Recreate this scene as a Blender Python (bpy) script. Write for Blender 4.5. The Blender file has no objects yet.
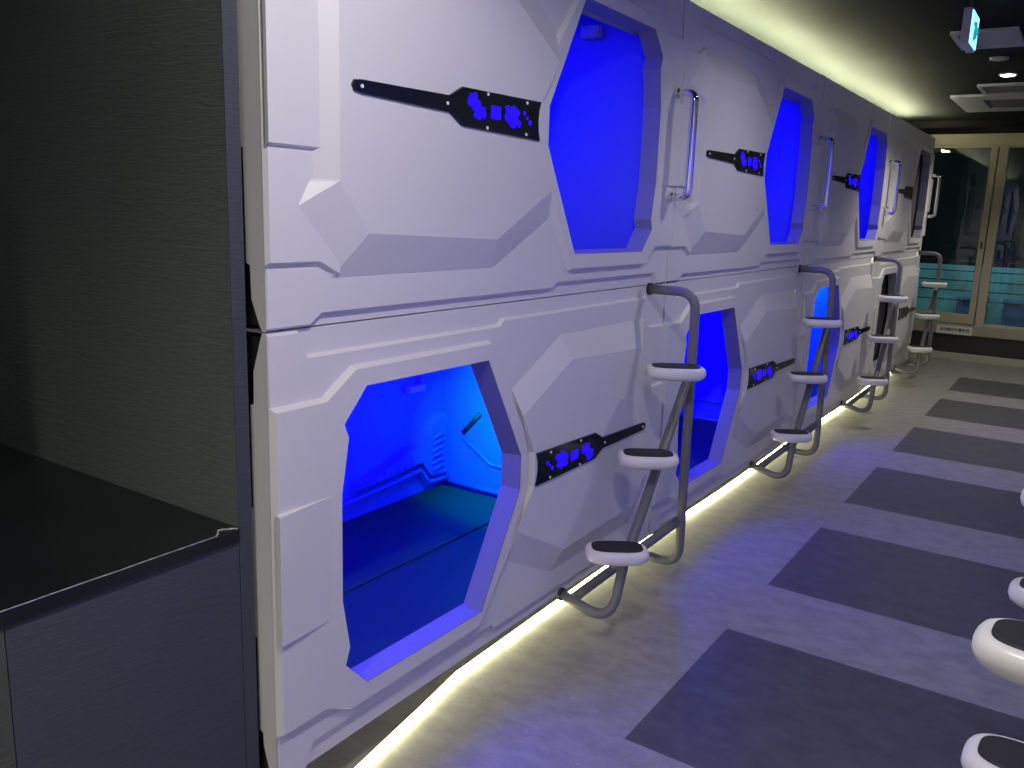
import bpy, bmesh, math, random
from mathutils import Vector, Matrix
from mathutils.geometry import tessellate_polygon

random.seed(7)
SC = bpy.context.scene
COL = SC.collection
PI = math.pi

# ------------------------------------------------------------------ materials
def new_mat(name):
    m = bpy.data.materials.new(name)
    m.use_nodes = True
    return m, m.node_tree.nodes, m.node_tree.links

def pbr(name, col, rough=0.5, metal=0.0, spec=0.5, bump=None, vary=None, coat=0.0):
    """bump = (scale, strength, distance); vary = (scale, amount)"""
    m, n, l = new_mat(name)
    b = n['Principled BSDF']
    b.inputs['Base Color'].default_value = (*col, 1)
    b.inputs['Roughness'].default_value = rough
    b.inputs['Metallic'].default_value = metal
    b.inputs['Specular IOR Level'].default_value = spec
    b.inputs['Coat Weight'].default_value = coat
    tc = n.new('ShaderNodeTexCoord')
    if vary:
        t = n.new('ShaderNodeTexNoise'); t.inputs['Scale'].default_value = vary[0]
        t.inputs['Detail'].default_value = 5
        l.new(tc.outputs['Object'], t.inputs['Vector'])
        r = n.new('ShaderNodeMapRange')
        r.inputs['From Min'].default_value = 0.3; r.inputs['From Max'].default_value = 0.7
        r.inputs['To Min'].default_value = 1 - vary[1]; r.inputs['To Max'].default_value = 1 + vary[1]
        l.new(t.outputs['Fac'], r.inputs['Value'])
        mx = n.new('ShaderNodeVectorMath'); mx.operation = 'SCALE'
        mx.inputs[0].default_value = col
        l.new(r.outputs['Result'], mx.inputs['Scale'])
        l.new(mx.outputs['Vector'], b.inputs['Base Color'])
    if bump:
        t = n.new('ShaderNodeTexNoise'); t.inputs['Scale'].default_value = bump[0]
        l.new(tc.outputs['Object'], t.inputs['Vector'])
        bp = n.new('ShaderNodeBump'); bp.inputs['Strength'].default_value = bump[1]
        bp.inputs['Distance'].default_value = bump[2]
        l.new(t.outputs['Fac'], bp.inputs['Height'])
        l.new(bp.outputs['Normal'], b.inputs['Normal'])
    return m

def glow(name, col, strength):
    m, n, l = new_mat(name)
    b = n['Principled BSDF']
    b.inputs['Base Color'].default_value = (*[min(1, c * .5) for c in col], 1)
    b.inputs['Emission Color'].default_value = (*col, 1)
    b.inputs['Emission Strength'].default_value = strength
    return m

def wallpaper(name, col, axis):
    """dark textured wallpaper with long horizontal ripples"""
    m, n, l = new_mat(name)
    b = n['Principled BSDF']
    b.inputs['Base Color'].default_value = (*col, 1)
    b.inputs['Roughness'].default_value = 0.62
    b.inputs['Specular IOR Level'].default_value = 0.3
    tc = n.new('ShaderNodeTexCoord')
    mp = n.new('ShaderNodeMapping')
    mp.inputs['Scale'].default_value = (4, 4, 34)
    l.new(tc.outputs['Object'], mp.inputs['Vector'])
    t = n.new('ShaderNodeTexNoise'); t.inputs['Scale'].default_value = 3.2
    t.inputs['Detail'].default_value = 4; t.inputs['Distortion'].default_value = 1.2
    l.new(mp.outputs['Vector'], t.inputs['Vector'])
    bp = n.new('ShaderNodeBump'); bp.inputs['Strength'].default_value = 0.22
    bp.inputs['Distance'].default_value = 0.012
    l.new(t.outputs['Fac'], bp.inputs['Height'])
    l.new(bp.outputs['Normal'], b.inputs['Normal'])
    return m

M = {}
M['shell'] = pbr('white_shell_plastic', (0.74, 0.735, 0.735), 0.38, spec=0.4)
M['cabin'] = pbr('cabin_lining_lamp_blue', (0.10, 0.13, 0.74), 0.4)  # blue glow of the pod lamps put into the lining colour
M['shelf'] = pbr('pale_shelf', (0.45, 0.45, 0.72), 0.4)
M['frame'] = pbr('grey_lining_lamp_tint', (0.24, 0.24, 0.33), 0.45)  # grey plastic with a blue tint put in for the lamp glow
M['mattress'] = pbr('mattress_vinyl', (0.012, 0.06, 0.032), 0.5, bump=(90, .15, .002))
M['seam'] = pbr('mattress_seam', (0.05, 0.06, 0.07), 0.6)
M['black'] = pbr('black_acrylic', (0.006, 0.007, 0.009), 0.16, spec=0.5)
M['emblem_lit'] = glow('emblem_light', (0.014, 0.0, 1.0), 1.0)
M['emblem_off'] = pbr('emblem_unlit', (0.03, 0.03, 0.035), 0.4)
M['screw'] = pbr('screw_cap', (0.85, 0.85, 0.87), 0.35)
M['chrome'] = pbr('chrome', (0.82, 0.82, 0.84), 0.09, metal=1.0)
M['rail'] = pbr('grey_painted_steel', (0.19, 0.19, 0.20), 0.48, metal=0.1)
M['step'] = pbr('white_step_plastic', (0.82, 0.81, 0.79), 0.32, spec=0.5)
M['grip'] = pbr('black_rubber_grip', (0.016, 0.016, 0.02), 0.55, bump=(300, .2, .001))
M['plate'] = pbr('dark_mount', (0.05, 0.05, 0.055), 0.4, metal=.4)
M['led'] = glow('warm_led', (1.0, 0.96, 0.52), 21)
M['led_top'] = glow('warm_led_top', (1.0, 0.975, 0.60), 330)
M['diffuser'] = pbr('led_cable', (0.5, 0.5, 0.45), 0.5)
M['navy'] = wallpaper('dark_wallpaper', (0.062, 0.066, 0.084), 'y')
M['jamb'] = wallpaper('dark_wallpaper_jamb', (0.150, 0.170, 0.160), 'x')
M['olive'] = wallpaper('olive_wallpaper', (0.075, 0.082, 0.068), 'x')
M['marble'] = pbr('black_stone', (0.012, 0.016, 0.016), 0.18, spec=0.5, vary=(3, .25))
M['chip'] = pbr('chipped_stone', (0.42, 0.40, 0.37), 0.8, vary=(60, .4))
M['ceil'] = pbr('charcoal_ceiling', (0.012, 0.0145, 0.0145), 0.9, spec=0.05, vary=(1.6, .15))
M['beam'] = pbr('black_beam', (0.007, 0.007, 0.007), 0.7, spec=0.1)
M['alu'] = pbr('beige_aluminium', (0.50, 0.44, 0.32), 0.42, metal=0.05)
M['sill'] = pbr('sill_board', (0.36, 0.34, 0.26), 0.5)
M['darkband'] = pbr('dark_skirting', (0.025, 0.025, 0.03), 0.5)
M['base'] = pbr('pale_baseboard', (0.46, 0.45, 0.37), 0.5)
M['vent'] = pbr('vent_white', (0.34, 0.35, 0.36), 0.5)
M['ventdark'] = pbr('vent_slots', (0.10, 0.10, 0.095), 0.6)
M['signwhite'] = pbr('sign_white', (0.72, 0.72, 0.68), 0.5)
M['ink'] = pbr('sign_ink', (0.02, 0.02, 0.02), 0.6)
M['exit_body'] = pbr('exit_housing', (0.55, 0.53, 0.56), 0.35)
M['exit_face'] = glow('exit_face', (0.25, 0.95, 0.95), 2.2)
M['exit_mark'] = glow('exit_mark', (0.02, 0.35, 0.38), 0.8)
M['lamp'] = glow('downlight_lens', (1.0, 0.93, 0.72), 22)
M['plain'] = pbr('corridor_white', (0.62, 0.62, 0.63), 0.45)
M['night'] = pbr('night_facade', (0.03, 0.04, 0.045), 0.8, vary=(.8, .5))
M['teal'] = pbr('teal_parapet', (0.18, 0.42, 0.46), 0.6, vary=(3, .35))
M['bluebox'] = pbr('blue_crate', (0.05, 0.16, 0.38), 0.5)
M['blind_or_dark_fill'] = pbr('grey_blind_fabric', (0.085, 0.08, 0.075), 0.8)
M['dark'] = pbr('dark_void', (0.02, 0.02, 0.022), 0.8)
M['railing'] = pbr('railing_black', (0.02, 0.025, 0.025), 0.5)

def glass_mat():
    m, n, l = new_mat('window_glass')
    b = n['Principled BSDF']
    b.inputs['Base Color'].default_value = (0.80, 0.93, 0.93, 1)
    b.inputs['Roughness'].default_value = 0.0
    b.inputs['IOR'].default_value = 1.52
    b.inputs['Transmission Weight'].default_value = 1.0
    return m
M['glass'] = glass_mat()

def floor_mat():
    m, n, l = new_mat('grey_vinyl_floor')
    b = n['Principled BSDF']
    b.inputs['Roughness'].default_value = 0.42
    b.inputs['Specular IOR Level'].default_value = 0.35
    tc = n.new('ShaderNodeTexCoord')
    sx = n.new('ShaderNodeSeparateXYZ'); l.new(tc.outputs['Object'], sx.inputs[0])
    def math_(op, a, bb):
        q = n.new('ShaderNodeMath'); q.operation = op
        for i, v in enumerate((a, bb)):
            if v is None: continue
            if isinstance(v, (int, float)): q.inputs[i].default_value = v
            else: l.new(v, q.inputs[i])
        return q.outputs[0]
    # dark planks laid across the aisle every 1.3565 m
    yy = math_('SUBTRACT', sx.outputs['Y'], 0.8858)
    yy = math_('FLOORED_MODULO', yy, 1.3565)
    inside = math_('LESS_THAN', yy, 0.8672)
    inside = math_('MULTIPLY', inside, math_('GREATER_THAN', sx.outputs['X'], 0.490))
    inside = math_('MULTIPLY', inside, math_('LESS_THAN', sx.outputs['X'], 1.60))
    inside = math_('MULTIPLY', inside, math_('LESS_THAN', sx.outputs['Y'], 8.6))
    n1 = n.new('ShaderNodeTexNoise'); n1.inputs['Scale'].default_value = 9; n1.inputs['Detail'].default_value = 6
    n1.inputs['Roughness'].default_value = 0.65
    mp = n.new('ShaderNodeMapping'); mp.inputs['Scale'].default_value = (1, 1.6, 1)
    l.new(tc.outputs['Object'], mp.inputs['Vector']); l.new(mp.outputs['Vector'], n1.inputs['Vector'])
    n2 = n.new('ShaderNodeTexNoise'); n2.inputs['Scale'].default_value = 45; n2.inputs['Detail'].default_value = 3
    l.new(mp.outputs['Vector'], n2.inputs['Vector'])
    n3 = n.new('ShaderNodeTexVoronoi'); n3.inputs['Scale'].default_value = 14
    l.new(mp.outputs['Vector'], n3.inputs['Vector'])
    c1 = n.new('ShaderNodeValToRGB')
    c1.color_ramp.elements[0].position = 0.32; c1.color_ramp.elements[0].color = (0.255, 0.25, 0.25, 1)
    c1.color_ramp.elements[1].position = 0.70; c1.color_ramp.elements[1].color = (0.37, 0.36, 0.36, 1)
    l.new(n1.outputs['Fac'], c1.inputs['Fac'])
    fl = n.new('ShaderNodeMapRange')
    fl.inputs['From Min'].default_value = 0.62; fl.inputs['From Max'].default_value = 0.74
    fl.inputs['To Min'].default_value = 0; fl.inputs['To Max'].default_value = 0.4
    l.new(n2.outputs['Fac'], fl.inputs['Value'])
    mixf = n.new('ShaderNodeMix'); mixf.data_type = 'RGBA'
    l.new(fl.outputs['Result'], mixf.inputs[0]); l.new(c1.outputs['Color'], mixf.inputs[6])
    mixf.inputs[7].default_value = (0.55, 0.54, 0.53, 1)
    c2 = n.new('ShaderNodeValToRGB')
    c2.color_ramp.elements[0].position = 0.3; c2.color_ramp.elements[0].color = (0.074, 0.077, 0.084, 1)
    c2.color_ramp.elements[1].position = 0.72; c2.color_ramp.elements[1].color = (0.120, 0.121, 0.128, 1)
    l.new(n1.outputs['Fac'], c2.inputs['Fac'])
    mixs = n.new('ShaderNodeMix'); mixs.data_type = 'RGBA'
    l.new(inside, mixs.inputs[0]); l.new(mixf.outputs[2], mixs.inputs[6]); l.new(c2.outputs['Color'], mixs.inputs[7])
    l.new(mixs.outputs[2], b.inputs['Base Color'])
    bp = n.new('ShaderNodeBump'); bp.inputs['Strength'].default_value = 0.08; bp.inputs['Distance'].default_value = 0.003
    l.new(n2.outputs['Fac'], bp.inputs['Height']); l.new(bp.outputs['Normal'], b.inputs['Normal'])
    return m
M['floor'] = floor_mat()

# ------------------------------------------------------------------ mesh helpers
def link(name, bm, mat, parent=None, smooth=False, recalc=True, bevel=None, auto=None):
    if recalc:
        bmesh.ops.recalc_face_normals(bm, faces=bm.faces[:])
    me = bpy.data.meshes.new(name)
    bm.to_mesh(me); bm.free()
    mats = mat if isinstance(mat, (list, tuple)) else [mat]
    for m in mats: me.materials.append(m)
    if smooth:
        for p in me.polygons: p.use_smooth = True
    o = bpy.data.objects.new(name, me)
    COL.objects.link(o)
    if parent: o.parent = parent
    if bevel:
        b = o.modifiers.new('soft_edges', 'BEVEL')
        b.width = bevel[0]; b.segments = bevel[1]; b.limit_method = 'ANGLE'; b.angle_limit = math.radians(bevel[2] if len(bevel) > 2 else 28)
        b.use_clamp_overlap = True
    return o

def thing(name, label, cat, loc=(0, 0, 0), group=None, rz=0):
    o = bpy.data.objects.new(name, None)
    o.empty_display_size = 0.1
    COL.objects.link(o)
    o.location = loc; o.rotation_euler = (0, 0, rz)
    o['label'] = label; o['category'] = cat
    if group: o['group'] = group
    return o

def tag(o, label, cat, group=None):
    o['label'] = label; o['category'] = cat
    if group: o['group'] = group
    return o

def struct(o):
    o['kind'] = 'structure'
    return o

def box(bm, x0, x1, y0, y1, z0, z1):
    v = [bm.verts.new(p) for p in ((x0, y0, z0), (x1, y0, z0), (x1, y1, z0), (x0, y1, z0),
                                   (x0, y0, z1), (x1, y0, z1), (x1, y1, z1), (x0, y1, z1))]
    for f in ((3, 2, 1, 0), (4, 5, 6, 7), (0, 1, 5, 4), (1, 2, 6, 5), (2, 3, 7, 6), (3, 0, 4, 7)):
        bm.faces.new([v[i] for i in f])

def boxes(name, lst, mat, parent=None, bevel=None):
    bm = bmesh.new()
    for b in lst: box(bm, *b)
    return link(name, bm, mat, parent, bevel=bevel)

def fill(bm, loops):
    """loops: list of vert loops (outer, then holes) in the y-z plane"""
    flat = [v for lp in loops for v in lp]
    tri = tessellate_polygon([[Vector((v.co.y, v.co.z, 0)) for v in lp] for lp in loops])
    for t in tri:
        vs = [flat[i] for i in t]
        if len(set(vs)) == 3:
            try: bm.faces.new(vs)
            except ValueError: pass

def loop(bm, poly, x, T=None):
    out = []
    for u, v in poly:
        xx = x(u) if callable(x) else x
        if T: u, v = T(u, v)
        out.append(bm.verts.new((xx, u, v)))
    return out

def bridge(bm, a, b):
    n = len(a)
    for i in range(n):
        j = (i + 1) % n
        try: bm.faces.new((a[i], a[j], b[j], b[i]))
        except ValueError: pass

def plate(bm, base, top, x0, x1, T=None, hole=None, hole_back=None, back=False):
    """raised panel: chamfer from base outline at x0 to top outline at x1"""
    lb = loop(bm, base, x0, T); lt = loop(bm, top, x1, T)
    bridge(bm, lb, lt)
    loops = [lt]
    if hole:
        lh = loop(bm, hole, x1, T); loops.append(lh)
        if hole_back:
            lk = loop(bm, hole_back[0], hole_back[1], T)
            bridge(bm, lh, lk)
    fill(bm, loops)
    if back: fill(bm, [lb])

def inset(poly, d):
    """offset polygon inward by d (mitred), CCW polygon"""
    n = len(poly); out = []
    area = sum(poly[i][0] * poly[(i + 1) % n][1] - poly[(i + 1) % n][0] * poly[i][1] for i in range(n))
    s = 1 if area > 0 else -1
    for i in range(n):
        p0, p1, p2 = Vector(poly[i - 1]), Vector(poly[i]), Vector(poly[(i + 1) % n])
        e1 = (p1 - p0).normalized(); e2 = (p2 - p1).normalized()
        n1 = Vector((-e1.y, e1.x)) * s; n2 = Vector((-e2.y, e2.x)) * s
        m = n1 + n2
        k = m.length_squared
        m = m * (2 / k) if k > 0.3 else n1
        q = p1 + m * d
        out.append((q.x, q.y))
    return out

def fillet(pts, radii, seg=7):
    out = []
    for i, p in enumerate(pts):
        p = Vector(p)
        r = radii[i] if isinstance(radii, (list, tuple)) else radii
        if i in (0, len(pts) - 1) or r <= 0:
            out.append(p); continue
        a = (Vector(pts[i - 1]) - p); b = (Vector(pts[i + 1]) - p)
        ang = a.angle(b)
        t = min(r / math.tan(ang / 2), a.length * .48, b.length * .48)
        A = p + a.normalized() * t; B = p + b.normalized() * t
        for k in range(seg + 1):
            s = k / seg
            out.append((A * (1 - s) ** 2) + p * (2 * s * (1 - s)) + B * s ** 2)
    return out

def tube(bm, pts, r, n=14, cap=True):
    pts = [Vector(p) for p in pts]
    rings = []
    t = (pts[1] - pts[0]).normalized()
    up = Vector((0, 0, 1)) if abs(t.z) < .9 else Vector((1, 0, 0))
    nrm = (up - t * up.dot(t)).normalized()
    for i, p in enumerate(pts):
        if i == 0: tt = pts[1] - pts[0]
        elif i == len(pts) - 1: tt = pts[-1] - pts[-2]
        else: tt = (pts[i + 1] - pts[i]).normalized() + (pts[i] - pts[i - 1]).normalized()
        tt = tt.normalized()
        nrm = (nrm - tt * nrm.dot(tt)).normalized()
        bi = tt.cross(nrm)
        rings.append([bm.verts.new(p + (nrm * math.cos(2 * PI * k / n) + bi * math.sin(2 * PI * k / n)) * r) for k in range(n)])
    for a, b in zip(rings, rings[1:]):
        for k in range(n):
            f = bm.faces.new((a[k], a[(k + 1) % n], b[(k + 1) % n], b[k])); f.smooth = True
    if cap:
        bm.faces.new(rings[0][::-1]); bm.faces.new(rings[-1])

def disc(bm, c, axis, r, h, n=20):
    """short cylinder from c along axis by h"""
    c = Vector(c); a = Vector(axis).normalized()
    u = a.orthogonal().normalized(); w = a.cross(u)
    A = [bm.verts.new(c + (u * math.cos(2 * PI * k / n) + w * math.sin(2 * PI * k / n)) * r) for k in range(n)]
    B = [bm.verts.new(v.co + a * h) for v in A]
    for k in range(n):
        bm.faces.new((A[k], A[(k + 1) % n], B[(k + 1) % n], B[k]))
    bm.faces.new(A[::-1]); bm.faces.new(B)

def superellipse(a, b, n=3.0, seg=44):
    out = []
    for k in range(seg):
        t = 2 * PI * k / seg
        c, s = math.cos(t), math.sin(t)
        out.append((a * math.copysign(abs(c) ** (2 / n), c), b * math.copysign(abs(s) ** (2 / n), s)))
    return out

def lathe_loft(bm, levels, n=3.0, rot=0, c=(0, 0)):
    """levels: (z, half a, half b)"""
    rings = []
    cr, sr = math.cos(rot), math.sin(rot)
    for z, a, b in levels:
        rings.append([bm.verts.new((c[0] + x * cr - y * sr, c[1] + x * sr + y * cr, z)) for x, y in superellipse(a, b, n)])
    for p, q in zip(rings, rings[1:]):
        for k in range(len(p)):
            j = (k + 1) % len(p)
            f = bm.faces.new((p[k], p[j], q[j], q[k])); f.smooth = True
    bm.faces.new(rings[0][::-1]); bm.faces.new(rings[-1])

# ------------------------------------------------------------------ the capsule pods
L, H, Z0 = 2.1, 1.12, 0.14
GAP = 0.003
EG = 0.0012
HOLE = [(0.285, 0.155), (0.804, 0.152), (1.0, 0.505), (1.0, 0.622), (0.804, 0.96), (0.285, 0.963),
        (0.207, 0.878), (0.222, 0.842), (0.198, 0.70), (0.198, 0.42), (0.222, 0.285), (0.207, 0.238)]
FIELD = [(GAP, EG), (.10, EG), (.125, .062), (.88, .062), (.90, .045), (1.93, .045), (1.965, EG), (L - GAP, EG),
         (L - GAP, H - EG), (1.965, H - EG), (1.93, 1.075), (.90, 1.075), (.88, 1.058), (.125, 1.058), (.10, H - EG), (GAP, H - EG)]
SUR = [(GAP, .14), (.158, .14), (.225, .097), (.80, .097), (.995, .345), (1.05, .500), (1.05, .622), (1.015, .715), (.82, 1.017), (.245, 1.017), (.160, .952), (GAP, .952)]
ENDP = [(1.88, .13), (1.95, .165), (L - GAP, .165), (L - GAP, .955), (1.95, .955), (1.88, .99)]
PB = [(.955, .845), (1.255, .99), (1.905, .99), (2.045, .848), (2.000, .775), (1.985, .768), (1.985, .352), (2.000, .345), (2.045, .272),
      (1.905, .13), (1.255, .13), (.965, .265), (1.058, .50), (1.058, .62)]
PT = [(.985, .757), (1.285, .906), (1.822, .886), (1.918, .770), (1.918, .769), (1.918, .766), (1.918, .354), (1.918, .351), (1.918, .350),
      (1.822, .234), (1.285, .214), (.968, .375), (1.062, .50), (1.062, .62)]

def flip_map(u, v):
    # the upper pod is the same moulding turned half round
    d = .02 * min(1.0, max(0.0, (v - .01) / .04)) * min(1.0, max(0.0, (H - .01 - v) / .04))
    return L - u, H - v - d

def low_map(u, v):
    return u + .012 * min(1.0, max(0.0, (u - .17) / .03)) * min(1.0, max(0.0, (1.25 - u) / .15)), v

def px(u):
    # the faceted panel leans out towards the end away from the door
    return .030 + .016 * (u - 1.0) / .93

def make_shell(flip, parent):
    T = flip_map if flip else low_map
    bm = bmesh.new()
    # base slab
    out = [(GAP, EG), (L - GAP, EG), (L - GAP, H - EG), (GAP, H - EG)]
    big = inset(HOLE, -.02)
    xf = -0.014
    lf = loop(bm, out, xf, T)
    fill(bm, [lf, loop(bm, big, xf, T)])
    # side returns, deeper in the middle than at the corners
    prof = [(EG, -.014), (.02, -.022), (.10, -.046), (.136, -.048), (.140, -.060), (.383, -.060), (.387, -.070), (.706, -.070), (.710, -.060), (.952, -.060), (.956, -.048), (1.03, -.046), (1.10, -.022), (H - EG, -.014)]
    for u in (GAP, L - GAP):
        for (v0, b0), (v1, b1) in zip(prof, prof[1:]):
            q = []
            for (x, v) in ((.0, v0), (b0, v0), (b1, v1), (.0, v1)):
                a, b = T(u, v); q.append(bm.verts.new((min(x, -.0005), a, b)))
            bm.faces.new(q)
    for v in (EG, H - EG):
        q = []
        for (x, u) in ((xf, GAP), (-.2, GAP), (-.2, L - GAP), (xf, L - GAP)):
            a, b = T(u, v); q.append(bm.verts.new((x, a, b)))
        bm.faces.new(q)
    plate(bm, FIELD, inset(FIELD, .007), xf, 0.0, T, hole=big)
    plate(bm, SUR, inset(SUR, .009), 0.0, 0.017, T, hole=HOLE)
    # ledges at both ends
    def wedge(v0, v1, ue, x0, x1):
        vs = []
        for (x, u, v) in ((x0, GAP, v0), (x1, GAP, v0 + .004), (x1, GAP, v1 - .004), (x0, GAP, v1), (x0, ue, v0), (x0, ue, v1)):
            a, b = T(u, v); vs.append(bm.verts.new((x, a, b)))
        for f in ((0, 1, 2, 3), (0, 4, 1), (1, 4, 5, 2), (2, 5, 3)):
            bm.faces.new([vs[q] for q in f])
    wedge(.385, .708, .172, .0168, .030)
    plate(bm, ENDP, inset(ENDP, .006), 0.0, .012, T)
    sub2 = [(1.95, .39), (L - GAP, .39), (L - GAP, .705), (1.95, .705)]
    plate(bm, sub2, [(1.955, .395), (L - GAP, .395), (L - GAP, .70), (1.955, .70)], .012, .022, T)
    # big faceted panel beside the door
    plate(bm, PB, PT, 0.0, px, T)
    bmesh.ops.remove_doubles(bm, verts=bm.verts[:], dist=1e-5)
    bmesh.ops.dissolve_degenerate(bm, dist=1e-5, edges=bm.edges[:])
    bmesh.ops.dissolve_limit(bm, angle_limit=.01, verts=bm.verts[:], edges=bm.edges[:])
    sh = link('shell', bm, M['shell'], parent, bevel=(.005, 3, 12))
    # grey lining of the doorway, lamp blue mixed into its colour, running back into the cabin
    bm = bmesh.new()
    a = loop(bm, inset(HOLE, -.001), .0160, T); b = loop(bm, inset(HOLE, .0012), .0155, T); c = loop(bm, inset(HOLE, .010), -.052, T)
    d = loop(bm, inset(HOLE, -.015), -.052, T)
    bridge(bm, a, b); bridge(bm, b, c); bridge(bm, c, d)
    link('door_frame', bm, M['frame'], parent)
    return sh

def make_cabin(parent):
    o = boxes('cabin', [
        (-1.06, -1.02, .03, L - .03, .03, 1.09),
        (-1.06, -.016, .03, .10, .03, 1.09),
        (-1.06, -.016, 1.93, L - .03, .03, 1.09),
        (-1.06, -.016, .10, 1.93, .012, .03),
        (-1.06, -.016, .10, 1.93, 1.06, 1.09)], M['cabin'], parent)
    for u0, u1 in ((.012, .028), (L - .028, L - .012)):
        boxes('light_leak_plate', [(-1.06, -.0165, u0, u1, .012, 1.108)], M['dark'], parent)  # dark plate added to block blue light leaking from the cabin
    return o

def lining_details(parent, upper):
    """moulded console, ribbed vents and shelf on the back wall, plus end-wall trim"""
    bm = bmesh.new()
    X = -1.02
    con = [(1.28, .205), (1.42, .208), (1.70, .228), (1.77, .150), (1.90, .140), (1.90, .455), (1.83, .450), (1.69, .348), (1.45, .268), (1.28, .235)]
    lb = loop(bm, con, X); lt = loop(bm, inset(con, .012), X + .045)
    bridge(bm, lb, lt); fill(bm, [lt])
    for k in range(6):
        z = .185 + k * .031
        tube(bm, fillet([(X + .047, 1.775, z), (X + .055, 1.815, z + .012), (X + .047, 1.86, z + .004)], .02, 4), .0055, 8)
    for k in range(6):
        y = 1.40 + k * .045
        tube(bm, [(X + .046, y, .222 + (y - 1.40) * .10), (X + .046, y + .012, .252 + (y - 1.40) * .22)], .006, 8)
    tube(bm, fillet([(X + .004, .30, .10), (X + .030, 1.36, .175), (X + .030, 1.71, .200), (X + .030, 1.775, .125), (X + .03, 1.92, .118)], .03, 4), .011, 8)
    link('console', bm, M['cabin'], parent)
    bm = bmesh.new()
    tube(bm, fillet([(-.905, 1.927, .322), (-.748, 1.927, .224), (-.40, 1.927, .215)], .03, 4), .008, 8)
    tube(bm, [(-1.01, 1.925, .095), (-.20, 1.925, .095)], .014, 8)
    link('wall_trim', bm, M['cabin'], parent)
    bm = bmesh.new()
    a, b = Vector((-.907, 1.925, .353)), Vector((-.811, 1.925, .459))
    tube(bm, [a, b], .012, 10)
    link('reading_light', bm, M['plate'], parent)

def fixture(parent, upper):
    bm = bmesh.new()
    if upper:
        box(bm, -.345, -.265, 1.885, 1.925, .955, 1.0)
        box(bm, -.335, -.275, 1.870, 1.886, .962, .985)
    else:
        box(bm, -1.018, -.985, 1.625, 1.735, .575, .608)
        box(bm, -1.018, -.998, 1.725, 1.735, .608, .69)
    link('shelf', bm, M['shelf'], parent, bevel=(.004, 2))

def emblem_pts():
    # s along the strip from the door end, t across
    return [(0, -.057), (.405, -.050), (.462, -.022), (.80, -.016), (.822, -.013), (.83, 0), (.822, .013), (.80, .016), (.462, .022),
            (.405, .050), (0, .057), (.010, .03), (.014, 0), (.010, -.03)]

def make_emblem(parent, flip, lit, name='door_strip'):
    T = flip_map if flip else (lambda u, v: (u, v))
    u0, v0 = (1.078 if flip else 1.078), .56
    bm = bmesh.new()
    poly = [(u0 + s * .97, v0 + t) for s, t in emblem_pts()]
    lb = loop(bm, poly, lambda u: px(u) - .001, T); lt = loop(bm, inset(poly, .0015), lambda u: px(u) + .006, T)
    bridge(bm, lb, lt); fill(bm, [lt])
    e = link(name, bm, M['black'], parent)
    # glowing ornament: clusters of small blobs either side of a block
    rnd = random.Random(3)
    om = M['emblem_lit'] if lit else M['emblem_off']
    def blob(bm, s, t, r):
        u, v = T(u0 + s * .97, v0 + t)
        disc(bm, (px(u0 + s * .97) + .0055, u, v), (1, 0, 0), r, .002 + rnd.random() * .0006, 9)
    def cluster(parts):
        bm = bmesh.new()
        for (cs, ct, rs, rt, n) in parts:
            for _ in range(n):
                a = rnd.random() * 2 * PI; q = math.sqrt(rnd.random())
                blob(bm, cs + rs * q * math.cos(a), ct + rt * q * math.sin(a), .005 + .006 * rnd.random())
        link('ornament', bm, om, e)
    cluster(((.165, .000, .036, .022, 34), (.182, -.014, .026, .010, 12), (.152, .014, .028, .012, 12)))
    cluster(((.330, .004, .026, .018, 26), (.362, -.020, .022, .014, 18), (.345, -.008, .02, .012, 12)))
    bm = bmesh.new()
    for ds in (0, .012, .024, .034):
        for dt in (-.010, 0, .010):
            blob(bm, .232 + ds, dt, .0085)
    link('ornament', bm, om, e)
    for (s, t, r) in ((.066, .010, .0075), (.098, -.014, .007), (.082, -.002, .005)):
        bm = bmesh.new(); blob(bm, s, t, r); link('ornament', bm, om, e)
    for (s, t) in ((.085, .044), (.085, -.044), (.29, .044), (.29, -.044), (.475, 0), (.80, 0)):
        bm = bmesh.new()
        u, v = T(u0 + s * .97, v0 + t)
        disc(bm, (px(u0 + s * .97) + .0055, u, v), (1, 0, 0), .0045, .003, 10)
        link('screw', bm, M['screw'], e)
    return e

def make_handle(parent):
    y = 2.035
    bm = bmesh.new()
    tube(bm, fillet([(.020, y, .350), (.095, y, .350), (.095, y, .748), (.020, y, .748)], .045, 8), .0165, 16)
    h = link('grab_handle', bm, M['chrome'], parent)
    for z in (.350, .748):
        bm = bmesh.new()
        disc(bm, (.020, y, z), (1, 0, 0), .020, .008, 20)
        link('handle_flange', bm, M['chrome'], h)

def area(name, loc, rot, size, col, power, spread=PI):
    ld = bpy.data.lights.new(name, 'AREA')
    ld.shape = 'RECTANGLE'; ld.size, ld.size_y = size
    ld.color = col; ld.energy = power; ld.spread = spread
    o = bpy.data.objects.new(name, ld); COL.objects.link(o)
    o.location = loc; o.rotation_euler = rot
    return o

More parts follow.
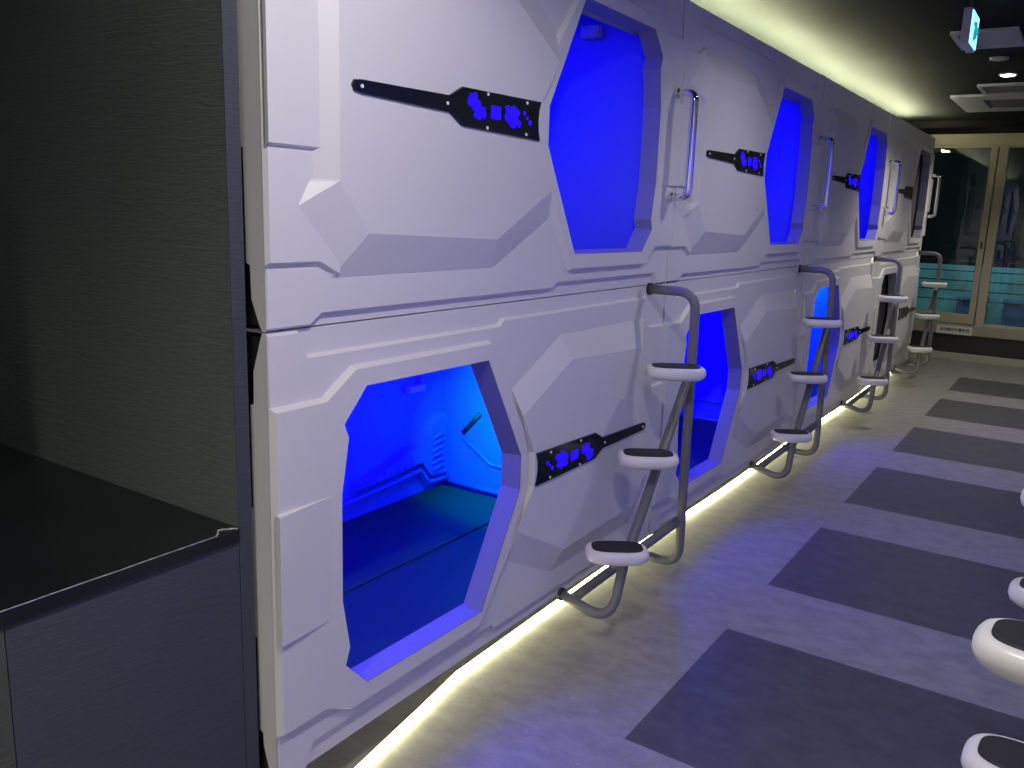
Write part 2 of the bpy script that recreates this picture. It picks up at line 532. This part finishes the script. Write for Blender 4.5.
BLUE = (0.013, 0.0, 1.0)
def make_pod(upper, lit, label, k, name='sleeping_pod'):
    z = Z0 + (H + .001 if upper else 0)
    root = thing(name, label, 'sleeping pod', (-.010, k * L - .004, z), 'upper row of sleeping pods' if upper else 'lower row of sleeping pods')
    make_shell(upper, root)
    make_cabin(root)
    lining_details(root, upper)
    for x0, x1 in ((-1.015, -.53), (-.52, -.062)):
        boxes('mattress', [(x0, x1, .105, 1.90, .03, .082)], M['mattress'], root, bevel=(.008, 2))
    fixture(root, upper)
    make_emblem(root, upper, lit)
    if upper:
        make_handle(root)
        bm = bmesh.new()
        tube(bm, [(-.075, 1.10, .950), (-.075, 1.90, .950)], .017, 14)
        link('blind_roller', bm, M['vent'], root)
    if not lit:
        boxes('blind_or_dark_fill', [(-.078, -.070, .16, 1.12, .10, 1.02) if not upper else (-.078, -.070, .98, 1.90, .10, .95)], M['blind_or_dark_fill'] if upper else M['grip'], root)  # upper: grey blind; lower: black sheet standing in for the dark interior
    return root

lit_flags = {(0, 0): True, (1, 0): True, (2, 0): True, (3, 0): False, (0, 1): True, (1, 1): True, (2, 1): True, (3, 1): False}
ordn = ['nearest to the dark counter', 'second from the dark counter', 'third from the dark counter', 'farthest, beside the window']
for k in range(4):
    for up in (0, 1):
        lit = lit_flags[(k, up)]
        lab = '%s white sleeping pod %s, %s' % ('upper' if up else 'lower', ordn[k],
              ('its doorway glowing blue' if lit else 'its doorway dark and unlit'))
        make_pod(bool(up), lit, lab, k)
        z = Z0 + (H + .001 if up else 0)
        if lit:
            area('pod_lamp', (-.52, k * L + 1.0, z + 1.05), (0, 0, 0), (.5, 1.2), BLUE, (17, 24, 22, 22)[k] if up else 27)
area('pod_cyan_lamp', (-.58, 1.40, Z0 + .82), (math.radians(52), 0, 0), (.10, .10), (0.0, 1.0, 1.0), 3.4, PI * .5)
area('pod_cyan_lamp', (-.58, 2 * L + 1.40, Z0 + .82), (math.radians(52), 0, 0), (.10, .10), (0.0, .9, 1.0), 1.6)

# ------------------------------------------------------------------ ladders
TH = math.radians(35)
def make_ladder(label, loc, rz=0, reach=0.0, group='pod ladders', th=TH):
    root = thing('pod_ladder', label, 'ladder', loc, group, rz)
    # local frame: wall at x = -reach, ladder plane x = .2, y along the wall
    xl, r = .205, .0185
    bm = bmesh.new()
    tube(bm, fillet([(.012 - reach, 1.90, 1.250), (xl, 1.90, 1.250), (xl, 1.93, .118), (.012 - reach, 1.93, .128)], [0, .075, .085, 0], 9), r, 16)
    a = link('upright', bm, M['rail'], root)
    bm = bmesh.new()
    tube(bm, fillet([(.012 - reach, 1.310, .165), (xl, 1.325, .108), (xl - .005, 1.42, .30), (xl - .005, 1.905, .93)], [0, .075, .12, 0], 9), r, 16)
    b = link('slanted_rail', bm, M['rail'], root)
    bm = bmesh.new()
    tube(bm, [(xl - .01, 1.93, .315), (.035, 1.355, .14)], r, 16)
    link('brace', bm, M['rail'], root)
    for (y, z, par) in ((1.90, 1.250, a), (1.93, .128, a), (1.310, .165, b)):
        bm = bmesh.new()
        disc(bm, (.004 - reach, y, z), (1, 0, 0), .0245, .010, 20)
        link('mounting_flange', bm, M['plate'], par)
    for (y, z) in ((1.765, .980), (1.565, .683), (1.355, .384)):
        bm = bmesh.new()
        A, B = .1125, .073
        lv = [(z - .050, A - .040, B - .034), (z - .047, A - .018, B - .016), (z - .038, A - .005, B - .005), (z - .026, A, B), (z - .012, A - .001, B - .001), (z - .004, A - .006, B - .006), (z, A - .014, B - .014)]
        lathe_loft(bm, lv, 3.0, th, (xl - .005, y))
        s = link('step', bm, M['step'], root)
        bm = bmesh.new()
        lathe_loft(bm, [(z - .002, A - .022, B - .022), (z + .0025, A - .022, B - .022), (z + .0035, A - .024, B - .024)], 3.4, th, (xl - .005, y))
        link('grip_pad', bm, M['grip'], s)
    return root

lads = ['grey tube ladder with three white steps between first and second pods',
        'grey tube ladder with three white steps between second and third pods',
        'grey tube ladder with three white steps between third and fourth pods',
        'grey tube ladder with three white steps nearest to the window']
for k in range(4):
    make_ladder(lads[k], (0, k * L, 0))
W = 1.95
# opposite side: the same ladders turned about, only the ends of their steps reach into view
make_ladder('grey ladder at lower right corner, two larger white step ends closest to viewer', (1.696, 1.86, 0), PI, reach=W - 1.72, th=math.radians(-4), group='ladders at the right edge')
make_ladder('grey ladder at the right edge showing one smaller white step end above the two larger', (1.704, 2.68, 0), PI, reach=W - 1.72, th=math.radians(-4), group='ladders at the right edge')

# ------------------------------------------------------------------ LED strips
def led_strip(name, pts, r, mat, label, up=False):
    root = thing(name, label, 'light strip', (0, 0, 0))
    pts = [Vector(p) for p in pts]
    bm = bmesh.new()
    if up:
        tube(bm, pts, r, 8)
    else:          # ribbon on edge, shining towards the aisle only
        cols = []
        for i, p in enumerate(pts):
            d = (pts[min(i + 1, len(pts) - 1)] - pts[max(i - 1, 0)]).normalized()
            nrm = Vector((d.y, -d.x, 0))
            cols.append([bm.verts.new(p + nrm * a + Vector((0, 0, b))) for a, b in ((.006, -r), (.007, 0), (.005, r), (.0, r), (.0, -r))])
        for a, b in zip(cols, cols[1:]):
            for q in range(5): bm.faces.new((a[q], a[(q + 1) % 5], b[(q + 1) % 5], b[q]))
        bm.faces.new(cols[0]); bm.faces.new(cols[-1])
    link('glowing_tube', bm, mat, root)
    if up:
        boxes('channel_with_shade_lip', [(-.40, -.20, pts[0][1], pts[-1][1], Z0 + 2 * H + .003, pts[0][2] - r * 1.05), (-.22, -.20, pts[0][1], pts[-1][1], Z0 + 2 * H + .003, pts[0][2] + .022)], M['plate'], root)  # second box: unseen front lip, added to cut spill across the ceiling
    else:
        bm = bmesh.new()
        cols = []
        for i, p in enumerate(pts):
            d = (pts[min(i + 1, len(pts) - 1)] - pts[max(i - 1, 0)]).normalized()
            nrm = Vector((d.y, -d.x, 0))
            cols.append([bm.verts.new(Vector((p.x, p.y, 0)) + nrm * a + Vector((0, 0, b))) for a, b in ((-.0005, .0005), (-.0005, .020), (-.004, .020), (-.004, .0005))])
        for a, b in zip(cols, cols[1:]):
            for q in range(4): bm.faces.new((a[q], a[(q + 1) % 4], b[(q + 1) % 4], b[q]))
        bm.faces.new(cols[0]); bm.faces.new(cols[-1])
        link('backing_tape', bm, M['plate'], root)
    return root
pts = [(-.02, .12, .012), (-.035, .28, .012), (-.06, .45, .012), (-.088, .65, .012), (-.120, .85, .012)]
y = 1.0
while y < 8.4:
    pts.append((-.128 + .008 * math.sin(y * 2.3) , y, .012)); y += .2
led_strip('floor_light_strip', pts, .008, M['led'], 'warm white light strip glowing on the floor under the pods')
pts = []
y = .1
while y < 8.62:
    pts.append((-.29 + .022 * math.sin(y * 1.9) + .015 * math.sin(y * 5), y, Z0 + 2 * H + .07)); y += .15
led_strip('top_light_strip', pts, .016, M['led_top'], 'hidden light strip along the pod tops washing the ceiling yellow', True)

# ------------------------------------------------------------------ room shell
CH = 2.60
Y0, YE = -3.2, 9.75
struct(boxes('floor', [(-1.6, W + .02, Y0, YE + .1, -.06, 0)], M['floor']))
struct(boxes('ceiling', [(-1.6, W + .02, Y0, YE + .1, CH, CH + .06)], M['ceil']))
struct(boxes('wall_back', [(-1.6, W + .02, Y0 - .06, Y0, 0, CH)], M['plain']))
wr = []
doors = [(y - .42, y + .42) for y in (.45, 2.55, 4.65)]
ys = [Y0] + [v for d in doors for v in d] + [YE + .1]
for a, b in zip(ys[0::2], ys[1::2]): wr.append((W + .004, W + .5, a, b, 0, CH))
for a, b in doors:
    for z0, z1 in ((0, .29), (1.10, 1.41), (2.20, CH)): wr.append((W + .004, W + .5, a, b, z0, z1))
    for zc in (.70, 1.80):
        area('pod_lamp', (W + .42, (a + b) / 2, zc), (0, math.radians(90), 0), (.7, .7), BLUE, {0.45: 4.4, 2.55: 2.4, 4.65: .6}[round((a + b) / 2, 2)] * (.85 if zc < 1 else 1.0))
wr.append((W + .5, W + .56, Y0, YE + .1, 0, CH))
struct(boxes('wall_right', wr, M['plain']))
# dark wall behind the pods
struct(boxes('wall_left', [(-1.6, -1.15, -.02, YE + .1, 0, CH)], M['dark']))
# papered wall with the counter opening
CT = .822
struct(boxes('wall_pier', [(-1.6, -.06, -.052, -.016, 0, CH)], M['jamb']))
XF = -.058
struct(boxes('wall_counter', [(-.10, XF, -.560, -.054, 0, CT - .038)], M['navy']))
struct(boxes('wall_near', [(-1.6, XF, Y0, -1.085, 0, CH)], M['jamb']))
struct(boxes('wall_counter_side', [(-.30, XF, -1.083, -.562, 0, CT - .038)], M['olive']))
struct(boxes('wall_niche', [(-1.62, -1.56, -1.085, -.05, CT, CH)], M['jamb']))
struct(boxes('trim_1', [(-.060, XF - .0005, -.052, -.015, 0, CH)], M['navy']))
# counter slab
c = thing('counter', 'black stone counter slab set into the dark papered wall', 'counter', (-.055, -.05, CT - .036))
bm = bmesh.new()
box(bm, -1.5, .004, -1.03, -.003, 0, .034)
link('slab', bm, M['marble'], c, bevel=(.003, 2))
bm = bmesh.new()
rnd = random.Random(5)
# chipped corner and worn white edge
tube(bm, [(.0035, -.010 - .005 * 0, .0335), (-.006, -.020, .035), (-.010, -.028, .0345), (-.016, -.034, .035), (-.020, -.046, .0345), (-.006, -.056, .034), (.0035, -.068, .0335)], .0022, 6)
tube(bm, [(.0035, -.068 - .0365 * i, .0335 + rnd.uniform(-.0004, .0004)) for i in range(26)], .0011, 6)
link('chipped_edge', bm, M['chip'], c)['label'] = 'pale chipped edge'

# beam at the far end and soffit
struct(boxes('trim_2', [(-1.15, W, 9.0, YE + .05, 2.53, CH - .001)], M['beam']))
# end wall: window of two panes in beige frames
fr = []
yf0, yf1 = YE, YE + .07
fr += [(-1.15, W, yf0, yf1, 2.405, 2.53), (-1.15, W, yf0 - .02, yf1, 2.45, 2.475)]
win1 = struct(boxes('window_1', [(-1.15, W, yf0 - .012, yf1, 2.41, 2.53), (-1.15, W, yf0 + .02, yf1, 2.385, 2.41),
    (-1.15, .425, yf0 + .005, yf1, .425, .535), (.362, .428, yf0, yf1, .425, 2.39), (-1.15, -1.08, yf0, yf1, .425, 2.39)], M['alu'], bevel=(.004, 2)))
boxes('pane', [(-1.08, .363, yf0 + .03, yf0 + .036, .53, 2.39)], M['glass'], win1)
win2 = struct(boxes('window_2', [(.442, .53, yf0 - .02, yf1, .40, 2.41), (.53, W, yf0 + .005, yf1, .40, .44), (1.50, 1.60, yf0 - .02, yf1, .40, 2.41)], M['alu'], bevel=(.004, 2)))
boxes('pane', [(.528, W, yf0 + .03, yf0 + .036, .43, 2.41)], M['glass'], win2)
boxes('latch', [(.39, .405, yf0 - .02, yf0, 1.28, 1.36)], M['plate'], win1, bevel=(.003, 2))
struct(boxes('trim_3', [(-1.15, W, yf0 - .025, yf1, .30, .415)], M['sill'], bevel=(.004, 2)))
struct(boxes('wall_end', [(-1.15, W, yf0, yf1, .0, .30)], M['darkband']))
struct(boxes('baseboard_end', [(-1.15, W, yf0 - .03, yf0, .0, .085)], M['base'], bevel=(.004, 2)))

# notice under the window
s = thing('notice_sign', 'small white notice with black characters on the window sill', 'sign', (.245, yf0 - .026, .348))
boxes('board', [(-.185, .185, -.004, 0, -.048, .048)], M['signwhite'], s)
cu = bpy.data.curves.new('lettering', 'FONT')
cu.body = '走廊請勿放置物品'
cu.size = .052; cu.align_x = 'CENTER'; cu.align_y = 'CENTER'; cu.extrude = .0006; cu.offset = .0012
tmp = bpy.data.objects.new('lettering', cu); COL.objects.link(tmp)
bpy.context.view_layer.update()
me = bpy.data.meshes.new_from_object(tmp.evaluated_get(bpy.context.evaluated_depsgraph_get()))
bpy.data.objects.remove(tmp)
xs = [v.co.x for v in me.vertices]; ys = [v.co.y for v in me.vertices]
if xs:
    sx = .31 / (max(xs) - min(xs)); cx = (max(xs) + min(xs)) / 2; cy = (max(ys) + min(ys)) / 2
    for v in me.vertices:
        x, y, z = v.co; v.co = ((x - cx) * sx, -.0045 - z, (y - cy) * sx + .004)
me.materials.clear(); me.materials.append(M['ink'])
o = bpy.data.objects.new('lettering', me); COL.objects.link(o); o.parent = s

# outside the window
struct(boxes('ground_outside', [(-3, 5, YE + .1, 15, -.06, -.002)], M['night']))
pw = struct(boxes('wall_parapet', [(-3, 5, 11.3, 11.42, 0, 1.02)], M['teal']))
struct(boxes('wall_neighbour', [(-4, 6, 14.5, 14.7, 0, 6)], M['night']))
rl = thing('balcony_railing', 'black horizontal bar railing outside the window', 'railing', (0, 10.7, 0))
for i, z in enumerate((.62, .74, .86, .98, 1.10)):
    bm = bmesh.new(); tube(bm, [(-2, 0, z), (3.5, 0, z)], .007, 8); link('bar', bm, M['railing'], rl)
for x in (-1.4, 1.75):
    bm = bmesh.new(); tube(bm, [(x, 0, 0), (x, 0, 1.10)], .016, 10); link('post', bm, M['railing'], rl)
for (x0, x1, lab) in ((.10, .42, 'blue crate outside behind the left window pane'), (.62, 1.30, 'wide blue crate outside behind the right window pane')):
    cr = thing('storage_crate', lab, 'crate', ((x0 + x1) / 2, 11.05, 0))
    h = (x1 - x0) / 2
    bm = bmesh.new()
    box(bm, -h, h, -.15, .15, 0, .60)
    link('body', bm, M['bluebox'], cr, bevel=(.015, 2))
    bm = bmesh.new()
    box(bm, -h - .012, h + .012, -.162, .162, .60, .64)
    link('lid', bm, M['bluebox'], cr, bevel=(.01, 2))
area('outdoor_lamp', (.4, 10.0, 2.45), (math.radians(45), 0, 0), (2.5, .1), (.65, .95, .95), 21)

# ------------------------------------------------------------------ ceiling fittings
# exit sign hanging from the ceiling
ex = thing('exit_sign', 'hanging exit light box with glowing cyan face', 'sign', (.805, 3.5, 2.378))
boxes('housing', [(-.021, .017, 0, .25, 0, .165)], M['exit_body'], ex, bevel=(.004, 2))
boxes('lit_face', [(.017, .021, .010, .240, .010, .155)], M['exit_face'], ex)
bm = bmesh.new()     # running figure and arrow on the lit face
def fig(pts, r=.008): tube(bm, [(.0215, y, z) for y, z in pts], r, 8)
disc(bm, (.0205, .10, .138), (1, 0, 0), .011, .002, 14)
fig([(.105, .115), (.115, .085)], .011); fig([(.115, .085), (.095, .06), (.10, .03)]); fig([(.115, .085), (.14, .06), (.165, .055)])
fig([(.105, .113), (.085, .10), (.07, .108)], .006); fig([(.105, .113), (.13, .112), (.142, .09)], .006)
fig([(.175, .09), (.215, .09)], .006); fig([(.20, .105), (.217, .09), (.20, .075)], .006)
link('running_figure', bm, M['exit_mark'], ex)
boxes('hanger', [(-.012, .008, .06, .19, .165, CH - 2.378)], M['plate'], ex)

def ceiling_panel(label, x0, x1, y0, y1, grille, name='ceiling_vent', slats=True):
    root = thing(name, label, 'vent', ((x0 + x1) / 2, (y0 + y1) / 2, CH))
    hx, hy = (x1 - x0) / 2, (y1 - y0) / 2
    bm = bmesh.new()
    z1, z0 = -.001, -.022
    gx0, gx1, gy0, gy1 = grille
    # ring frame
    for b in ((-hx, hx, -hy, gy0, z0, z1), (-hx, hx, gy1, hy, z0, z1), (-hx, gx0, gy0, gy1, z0, z1), (gx1, hx, gy0, gy1, z0, z1)):
        box(bm, *b)
    link('frame', bm, M['vent'], root, bevel=(.003, 2))
    boxes('backing', [(gx0, gx1, gy0, gy1, -.006, -.001)], M['ventdark'] if slats else M['vent'], root)
    if slats:
        bm = bmesh.new()
        yy = gy0 + .02
        while yy < gy1 - .01:
            box(bm, gx0, gx1, yy, yy + .012, -.018, -.006); yy += .04
        link('slats', bm, M['ventdark'], root)
    return root
ceiling_panel('pale square access panel on the ceiling behind the exit sign', .612, .948, 4.33, 4.83, (-.135, .135, -.215, .215), 'access_panel', slats=False)
ceiling_panel('slim dark slotted ceiling vent just past the lit downlight', .530, 1.25, 6.43, 6.92, (-.33, .33, -.215, .215))
ceiling_panel('large pale ceiling air conditioner panel closest to the window', .272, 1.35, 7.0, 8.1, (-.32, .32, -.30, .30), 'ceiling_air_unit')
# smoke detector
sd = thing('smoke_detector', 'small pale round smoke detector on the dark ceiling', 'smoke detector', (.776, 5.28, CH))
bm = bmesh.new(); disc(bm, (0, 0, -.016), (0, 0, 1), .056, .015, 28); link('base', bm, M['vent'], sd, bevel=(.003, 2))
bm = bmesh.new(); disc(bm, (0, 0, -.021), (0, 0, 1), .036, .006, 28); link('sensor', bm, M['vent'], sd, bevel=(.002, 2))
# downlight
dl = thing('downlight', 'round recessed downlight shining warm white', 'ceiling light', (.770, 6.0, CH))
bm = bmesh.new()
n = 28
for r0, r1, za, zb in ((.060, .046, -.010, -.010), (.060, .060, -.001, -.010), (.046, .043, -.010, -.001)):
    A = [bm.verts.new((r0 * math.cos(2 * PI * k / n), r0 * math.sin(2 * PI * k / n), za)) for k in range(n)]
    B = [bm.verts.new((r1 * math.cos(2 * PI * k / n), r1 * math.sin(2 * PI * k / n), zb)) for k in range(n)]
    for k in range(n): bm.faces.new((A[k], A[(k + 1) % n], B[(k + 1) % n], B[k]))
link('ring', bm, M['vent'], dl)
bm = bmesh.new(); disc(bm, (0, 0, -.014), (0, 0, 1), .044, .012, 28); link('lens', bm, M['lamp'], dl, bevel=(.004, 2))

def spot(name, loc, power, col, size=2.2, blend=.8, rad=.05, rot=(0, 0, 0)):
    ld = bpy.data.lights.new(name, 'SPOT')
    ld.energy = power; ld.color = col; ld.spot_size = size; ld.spot_blend = blend; ld.shadow_soft_size = rad
    o = bpy.data.objects.new(name, ld); COL.objects.link(o); o.location = loc; o.rotation_euler = rot
    return o
WARM = (1.0, .93, .80)
spot('lamp_far', (.77, 6.0, CH - .03), 75, WARM)
spot('window_fill', (.77, 8.2, CH - .03), 56, WARM)  # added fill without a fitting, brightens the window end
spot('lamp_near', (1.05, -.22, CH - .03), 61, (1.0, .95, .92), size=2.95, blend=.35)
spot('lamp_behind', (.95, -2.3, CH - .03), 115, (1.0, .93, .83), size=2.6, rad=.04)
spot('lamp_mid', (.90, 2.6, CH - .03), 28, (1.0, .95, .92), size=2.7)

# ------------------------------------------------------------------ world, camera, view
w = bpy.data.worlds.new('World'); SC.world = w
w.use_nodes = True
w.node_tree.nodes['Background'].inputs['Color'].default_value = (.05, .07, .09, 1)
w.node_tree.nodes['Background'].inputs['Strength'].default_value = .05

f, yaw, pitch, roll, cx, cy, cz = 851.259521, 0.588555, -0.202342, 0.033885, 1.450042, -1.222718, 1.541890
cyw, syw, cp, sp = math.cos(yaw), math.sin(yaw), math.cos(pitch), math.sin(pitch)
fw = Vector((-syw * cp, cyw * cp, sp)); r = Vector((cyw, syw, 0)); u = r.cross(fw)
R_ = r * math.cos(roll) + u * math.sin(roll)
U_ = -r * math.sin(roll) + u * math.cos(roll)
cam = bpy.data.cameras.new('camera')
cam.sensor_fit = 'HORIZONTAL'; cam.sensor_width = 36; cam.lens = f / 1024 * 36
cam.clip_start = .02; cam.clip_end = 100
co = bpy.data.objects.new('camera', cam); COL.objects.link(co)
mt = Matrix.Identity(4)
for i in range(3):
    mt[i][0] = R_[i]; mt[i][1] = U_[i]; mt[i][2] = -fw[i]; mt[i][3] = (cx, cy, cz)[i]
co.matrix_world = mt
SC.camera = co
SC.view_settings.view_transform = 'Standard'
SC.view_settings.look = 'None'
SC.view_settings.exposure = 0.0
SC.view_settings.gamma = 1.0
SC.view_settings.use_curve_mapping = False
